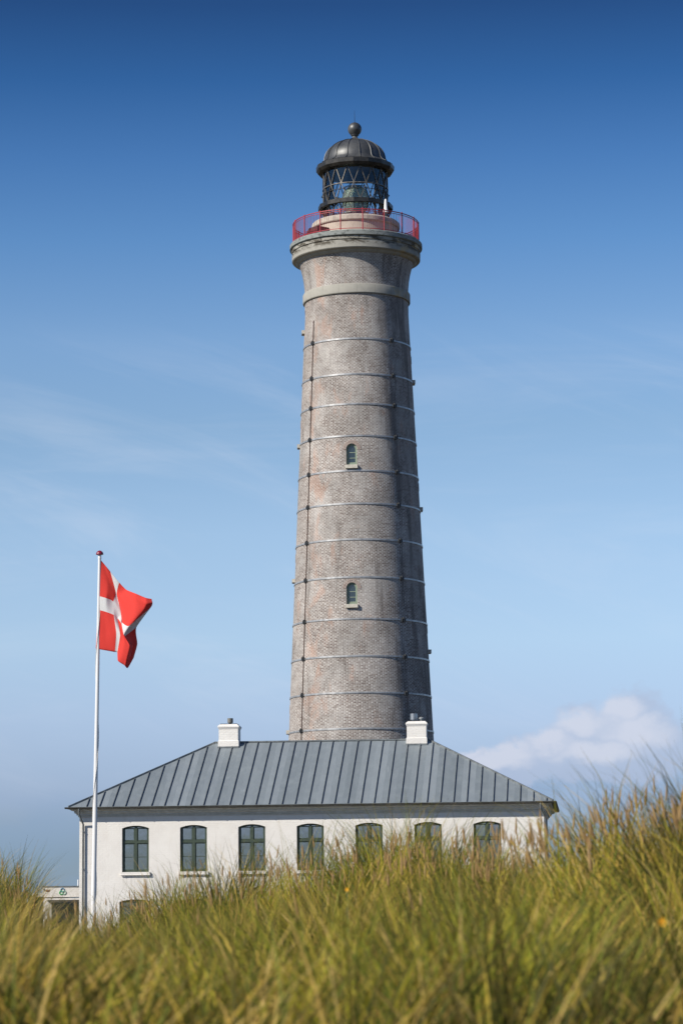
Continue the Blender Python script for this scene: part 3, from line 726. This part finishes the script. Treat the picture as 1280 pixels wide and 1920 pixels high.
# ------------------------------------------------------------------ GROUND: dune in front, flat heath to the horizon
PX = np.array([-600, -200, 0, 55, 100, 150, 210, 260, 350, 450, 550, 640, 720, 800, 900, 1000, 1060, 1150, 1280, 1500, 1900.])
PYC = np.array([1716, 1696, 1676, 1692, 1770, 1778, 1768, 1740, 1706, 1688, 1676, 1654, 1646, 1646, 1654, 1630, 1612, 1590, 1572, 1558, 1568])
PDC = np.array([34, 34, 34, 34, 34, 34, 34, 33, 32, 30, 28, 26, 25, 24, 22, 20, 19, 18, 17, 17, 17.])
GH = .62
def sstep(t): t = np.clip(t, 0, 1); return t*t*(3-2*t)
def vnoise(x, y, f, seed=0):
    return np.array([mnoise.noise(Vector((a*f+seed, b*f-seed, seed*.37))) for a, b in zip(np.ravel(x), np.ravel(y))]).reshape(np.shape(x))
def canopy(x, y):
    """height of the grass tops above world zero"""
    d = np.maximum(y, .5); px = 640+FPX*x/d; px = np.clip(px, -600, 1900)
    pc = np.interp(px, PX, PYC); dc = np.interp(px, PX, PDC)
    e1 = (1715.5-pc)/FPX; e0 = (1715.5-1965)/FPX
    t = np.clip((d-7.5)/(dc-7.5), 0, 1); e = e0+(e1-e0)*t**.85
    z = 2.6+e*d
    back = sstep((d-dc)/16.0)
    return z*(1-back)+(-1.2)*back
def ground_h(x, y):
    x = np.asarray(x, float); y = np.asarray(y, float)
    g = canopy(x, y)-.44
    near = sstep((7.0-y)/6.0); g = g*(1-near)+1.0*near
    side = sstep((np.abs(x)-14)/20.0); behind = sstep((-y-10)/20.0); far = sstep((y-48)/8)
    k = np.maximum(np.maximum(side, behind), far)
    g = np.where(y > 40, np.minimum(g, 0.0), g)
    return np.maximum(g*(1-k), -.02) if False else np.where(k >= 1, 0.0, np.maximum(g, 0)*(1-k))
def axis(fine0, fine1, step, out):
    a = list(np.arange(fine0, fine1+1e-6, step)); s = step; lo = [fine0]; hi = [fine1]
    while hi[-1] < out: s *= 1.35; hi.append(hi[-1]+s); lo.append(lo[-1]-s)
    return np.array(sorted(lo[1:])+a+hi[1:])
gx = axis(-8, 8, .28, 30000); gy = axis(2, 56, .4, 30000)
XX, YY = np.meshgrid(gx, gy); ZZ = ground_h(XX, YY)
ZZ = ZZ+np.where((np.abs(XX) < 60) & (np.abs(YY) < 100), .05*vnoise(XX, YY, .9, 3), 0)-.03
nx, ny = len(gx), len(gy)
idx = np.arange(nx*ny).reshape(ny, nx)
F = np.stack([idx[:-1, :-1], idx[:-1, 1:], idx[1:, 1:], idx[1:, :-1]], -1).reshape(-1, 4)
me = bpy.data.meshes.new('ground'); me.from_pydata(np.stack([XX, YY, ZZ], -1).reshape(-1, 3).tolist(), [], F.tolist())
me.polygons.foreach_set('use_smooth', [True]*len(me.polygons))
gmt, nt, b = mat('sandy_heath', (.2, .17, .1), .95, 0, .1)
o_ = objco(nt); c = nt.mix(nt.rng(nt.noise(o_, .8, 8, .65), .4, .62), (.035, .03, .014, 1), (.10, .08, .045, 1)); c = nt.mix(nt.math('MULTIPLY', nt.rng(nt.noise(o_, .25, 5), .55, .7), .6), c, (.36, .30, .21, 1))
nt.put(b.inputs['Base Color'], c); bump(nt, b, nt.noise(o_, 6, 6), .6, .05)
me.materials.append(gmt); go_ = bpy.data.objects.new('ground', me); COL.objects.link(go_); go_['kind'] = 'structure'

# ------------------------------------------------------------------ DUNE GRASS
def blades(base, height, lean_dir, lean, width, tint, seg=5, droop=None):
    """vectorised curved ribbons -> verts, faces, tint per vertex, height fraction"""
    n = len(base); t = np.linspace(0, 1, seg+1)
    ld = np.stack([np.cos(lean_dir), np.sin(lean_dir), np.zeros(n)], -1)
    ang = lean[:, None]*(.35+.65*t[None, :])*1.0+(droop[:, None]*t[None, :]**2.5 if droop is not None else 0)
    ds = height[:, None]/seg
    sx = np.concatenate([np.zeros((n, 1)), np.cumsum(np.sin(ang[:, :-1])*ds, 1)], 1); sz = np.concatenate([np.zeros((n, 1)), np.cumsum(np.cos(ang[:, :-1])*ds, 1)], 1)
    P = base[:, None, :]+ld[:, None, :]*sx[:, :, None]; P[:, :, 2] += sz
    fa = rng.uniform(0, 2*np.pi, n); side = np.stack([np.cos(fa), np.sin(fa)*.6, np.zeros(n)], -1)
    wt = (1-t**2.2)*.92+.05
    off = side[:, None, :]*(width[:, None]*wt[None, :])[:, :, None]*.5
    V = np.stack([P-off, P+off], 2).reshape(n, -1, 3)
    b = (np.arange(n)*2*(seg+1))[:, None]; k = np.arange(seg)*2
    Fq = np.stack([b+k, b+k+1, b+k+3, b+k+2], -1).reshape(-1, 4)
    T = np.repeat(tint[:, None], 2*(seg+1), 1).reshape(-1); Hh = np.tile(np.repeat(t, 2), n)
    return V.reshape(-1, 3), Fq, T, Hh
VV = []; FF = []; TT = []; HH = []; base_i = 0
def push(v, f, t, h):
    global base_i
    VV.append(v); FF.append(f+base_i); TT.append(t); HH.append(h); base_i += len(v)
NT_ = 9800
d = 7.0+(37-7.0)*rng.random(NT_)**.85
px = rng.uniform(-480, 1760, NT_)
dcr = np.interp(px, PX, PDC); keep = d < dcr+3.0; d = d[keep]; px = px[keep]
cx = (px-640)/FPX*d; cy = d
nt_ = len(cx)
n1 = vnoise(cx, cy, .8, 5); n2 = vnoise(cx, cy*.7, 1.9, 9); n3 = vnoise(cx, cy, .35, 21); n4 = vnoise(cx, cy, 1.7, 33); n5 = vnoise(cx, cy*.45, 1.15, 91)
kp = (n2+.5*vnoise(cx, cy, 4.2, 77)+.9*n5) > -.16
cx, cy, px, n1, n2, n3, n4, n5 = [q[kp] for q in (cx, cy, px, n1, n2, n3, n4, n5)]; nt_ = len(cx)
tt_ = rng.normal(0, .15, nt_)+.62*vnoise(cx, cy*.55, 1.2, 51)-.13-.20*np.clip((300-px)/260, 0, 1)+.45*n5; th_ = rng.uniform(.70, 1.22, nt_); tl_ = rng.normal(0, .75, nt_); ts_ = rng.normal(0, .25, nt_)
NB = 22
ci_ = np.repeat(np.arange(nt_), NB); m = len(ci_)
ph = rng.uniform(0, 2*np.pi, m); rr = np.abs(rng.normal(0, .065, m))
bx = cx[ci_]+rr*np.cos(ph); by = cy[ci_]+rr*np.sin(ph)
bz = ground_h(bx, by)-.04
vig = np.clip((1.0+.55*n1[ci_]+.95*n5[ci_]+.45*n2[ci_])*th_[ci_], .30, 1.6)
hgt = GH*vig*rng.uniform(.70, 1.36, m)+.06
pb_ = 640+FPX*bx/by; cap = 2.6+((1715.5-np.interp(pb_, PX, PYC))/FPX+rng.uniform(.000, .012, m))*by-bz
hgt = np.where(by < np.interp(pb_, PX, PDC)-4, np.minimum(hgt, np.maximum(cap, .15)), hgt)
wind = .05+1.5*n3[ci_]+1.0*n4[ci_]+tl_[ci_]                # sideways lean, changes over the dune
ldx = np.cos(ph)*.75+wind+rng.normal(0, .45, m); ldy = np.sin(ph)*.55+rng.normal(0, .35, m)
ldir = np.arctan2(ldy, ldx); lean = np.clip(np.hypot(ldx, ldy)*.44, .05, 1.15)
left = np.clip((260-px)/320, 0, 1)[ci_]*.9
straw = rng.random(m) < np.clip(.17+.70*n4[ci_]+.40*n1[ci_]+.22*left+ts_[ci_]+.35*np.exp(-((px-60)/130)**2-((cy-13)/4)**2)[ci_], .03, .9)
tint = np.clip(np.where(straw, rng.uniform(.62, 1.0, m), rng.uniform(.0, .42, m)+.25*n2[ci_]+tt_[ci_]), 0, 1)
droop = np.where(straw, rng.uniform(.3, 2.0, m), rng.uniform(.1, 1.3, m))
push(*blades(np.stack([bx, by, bz], -1), hgt, ldir, lean, rng.uniform(.006, .014, m)*(1+.5*(bz < 3)*(by < 12)), tint, 6, droop))
# flat dead straw near the base
m = 14000; pd = 5.8+27*rng.random(m)**.8; pp = rng.uniform(-200, 1480, m); bx = (pp-640)/FPX*pd; by = pd
push(*blades(np.stack([bx, by, ground_h(bx, by)+.05+rng.random(m)*.22], -1), rng.uniform(.3, .7, m), rng.uniform(0, 2*np.pi, m), rng.uniform(.8, 1.35, m), rng.uniform(.004, .008, m), rng.uniform(.7, 1.0, m), 4, rng.uniform(-.3, .6, m)))
# flowering stems with spindle heads
m = 620; pp = rng.uniform(-200, 1480, m); dcr = np.interp(pp, PX, PDC); pd = np.where(rng.random(m) < .55, dcr-rng.random(m)*6, 13+(dcr-13)*rng.random(m)**.7)
bx = (pp-640)/FPX*pd; by = pd; bz = ground_h(bx, by); w3 = -.35+1.2*vnoise(bx, by, .35, 21)
sh = np.minimum(rng.uniform(.78, 1.14, m), np.maximum(2.6+((1715.5-np.interp(pp, PX, PYC))/FPX+rng.uniform(.0, .018, m))*by-bz, .2)); ldx = w3+rng.normal(0, .4, m); ldy = rng.normal(0, .3, m); ld = np.arctan2(ldy, ldx); le = np.clip(np.hypot(ldx, ldy)*.30, .02, .5)
stem = blades(np.stack([bx, by, bz], -1), sh, ld, le, np.full(m, .004), rng.uniform(.55, .8, m), 5)
push(*stem)
sv = stem[0].reshape(m, -1, 3); tip = (sv[:, -1]+sv[:, -2])/2; prv = (sv[:, -3]+sv[:, -4])/2; dr = tip-prv; dr /= np.linalg.norm(dr, axis=1)[:, None]
L = rng.uniform(.08, .15, m); rad = rng.uniform(.005, .009, m); tt = np.array([0, .12, .4, .75, 1.0]); rp_ = np.array([.25, .85, 1.0, .6, .05])
a1 = np.cross(dr, np.array([0, 1, 0.])); a1 /= np.linalg.norm(a1, axis=1)[:, None]; a2 = np.cross(dr, a1)
K_ = 6; ang = np.arange(K_)*2*np.pi/K_
V = (tip-dr*.03)[:, None, None, :]+dr[:, None, None, :]*(L[:, None]*tt[None, :])[:, :, None, None]+(a1[:, None, None, :]*np.cos(ang)[None, None, :, None]+a2[:, None, None, :]*np.sin(ang)[None, None, :, None])*(rad[:, None]*rp_[None, :])[:, :, None, None]
V = V.reshape(m, -1, 3); bb = (np.arange(m)*len(tt)*K_)[:, None, None]; ii = (np.arange(len(tt)-1)*K_)[:, None]; kk = np.arange(K_)[None, :]; k2 = (np.arange(K_)+1) % K_
Fq = np.stack([bb+ii+kk, bb+ii+k2[None, :], bb+ii+K_+k2[None, :], bb+ii+K_+kk], -1).reshape(-1, 4)
push(V.reshape(-1, 3), Fq, np.repeat(rng.uniform(1.1, 1.4, m), len(tt)*K_), np.ones(m*len(tt)*K_))
VV = np.concatenate(VV).astype(np.float32); FF = np.concatenate(FF).astype(np.int32); TT = np.concatenate(TT).astype(np.float32); HH = np.concatenate(HH).astype(np.float32)
me = bpy.data.meshes.new('marram_grass'); me.vertices.add(len(VV)); me.vertices.foreach_set('co', VV.ravel())
me.loops.add(FF.size); me.loops.foreach_set('vertex_index', FF.ravel()); me.polygons.add(len(FF)); me.polygons.foreach_set('loop_start', np.arange(0, FF.size, 4, dtype=np.int32))
me.update(calc_edges=True)
for nm, arr in (('tint', TT), ('along', HH)):
    at = me.attributes.new(nm, 'FLOAT', 'POINT'); at.data.foreach_set('value', arr)
gm_ = bpy.data.materials.new('marram_blades'); gm_.use_nodes = True; nt = NT(gm_.node_tree); b = nt.n['Principled BSDF']; out = nt.n['Material Output']
at = nt.new('ShaderNodeAttribute', attribute_name='tint'); al = nt.new('ShaderNodeAttribute', attribute_name='along')
cr = nt.new('ShaderNodeValToRGB'); nt.put(cr.inputs[0], nt.math('DIVIDE', at.outputs['Fac'], 1.4))
st_ = [(0, (.010, .026, .007)), (.13, (.028, .066, .010)), (.28, (.155, .235, .020)), (.45, (.46, .42, .03)), (.58, (.60, .38, .08)), (.72, (.68, .50, .19)), (.80, (.46, .29, .16)), (1.0, (.38, .21, .11))]
els = cr.color_ramp.elements; els[0].color = (*st_[0][1], 1); els[1].position = 1; els[1].color = (*st_[-1][1], 1)
for p, c in st_[1:-1]:
    e = els.new(p); e.color = (*c, 1)
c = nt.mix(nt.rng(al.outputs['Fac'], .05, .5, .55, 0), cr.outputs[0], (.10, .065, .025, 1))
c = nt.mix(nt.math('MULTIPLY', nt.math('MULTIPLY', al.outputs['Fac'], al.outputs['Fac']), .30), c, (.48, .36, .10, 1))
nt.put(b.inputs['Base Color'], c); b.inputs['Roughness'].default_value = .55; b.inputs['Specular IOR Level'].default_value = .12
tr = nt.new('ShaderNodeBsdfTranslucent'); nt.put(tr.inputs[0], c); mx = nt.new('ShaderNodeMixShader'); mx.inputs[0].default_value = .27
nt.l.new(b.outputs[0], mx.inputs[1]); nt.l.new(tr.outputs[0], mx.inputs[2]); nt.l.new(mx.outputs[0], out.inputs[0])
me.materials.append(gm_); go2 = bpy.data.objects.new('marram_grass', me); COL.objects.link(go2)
tag(go2, 'tall green and straw coloured dune grass covering the dune', 'grass', kind='stuff')

# small orange flowers among the grass
M_PET = mat('orange_petal', (.88, .46, .02), .6)[0]; M_STEM = mat('flower_stem', (.10, .15, .04), .7)[0]
def flower(px, py, dist, r, label):
    p = cam_pt(px, py, dist); g = float(ground_h(np.array([p.x]), np.array([p.y]))[0])
    e = empty('flower', (p.x, p.y, g)); tag(e, label, 'flower', 'orange flowers in the dune grass')
    h = p.z-g
    MB().tube([(0, .03, 0), (.01, .01, h*.6), (0, 0, h)], .003, 5).build('stem', M_STEM, e)
    b = MB()
    for k in range(9):
        t = 2*PI*k/9; d = Vector((math.cos(t), -.35, math.sin(t))).normalized(); s_ = d.cross(Vector((0, 1, 0))).normalized()*r*.34; c0 = Vector((0, 0, h))
        b.add([c0, c0+d*r*.6+s_, c0+d*r, c0+d*r*.6-s_, c0+Vector((0, .003, 0))], [(0, 1, 2, 3), (4, 3, 2, 1)])
    b.lathe([(.001, -.3*r), (r*.3, -.1*r), (r*.25, .1*r), (.001, .15*r)], 10, c=(0, -.2*r, h))
    b.build('blossom', M_PET, e)
flower(650, 1668, 15, .013, 'small orange flower in the grass just below the fifth house window')
flower(1240, 1729, 9, .017, 'larger orange flower near the right edge, lower on the dune slope')
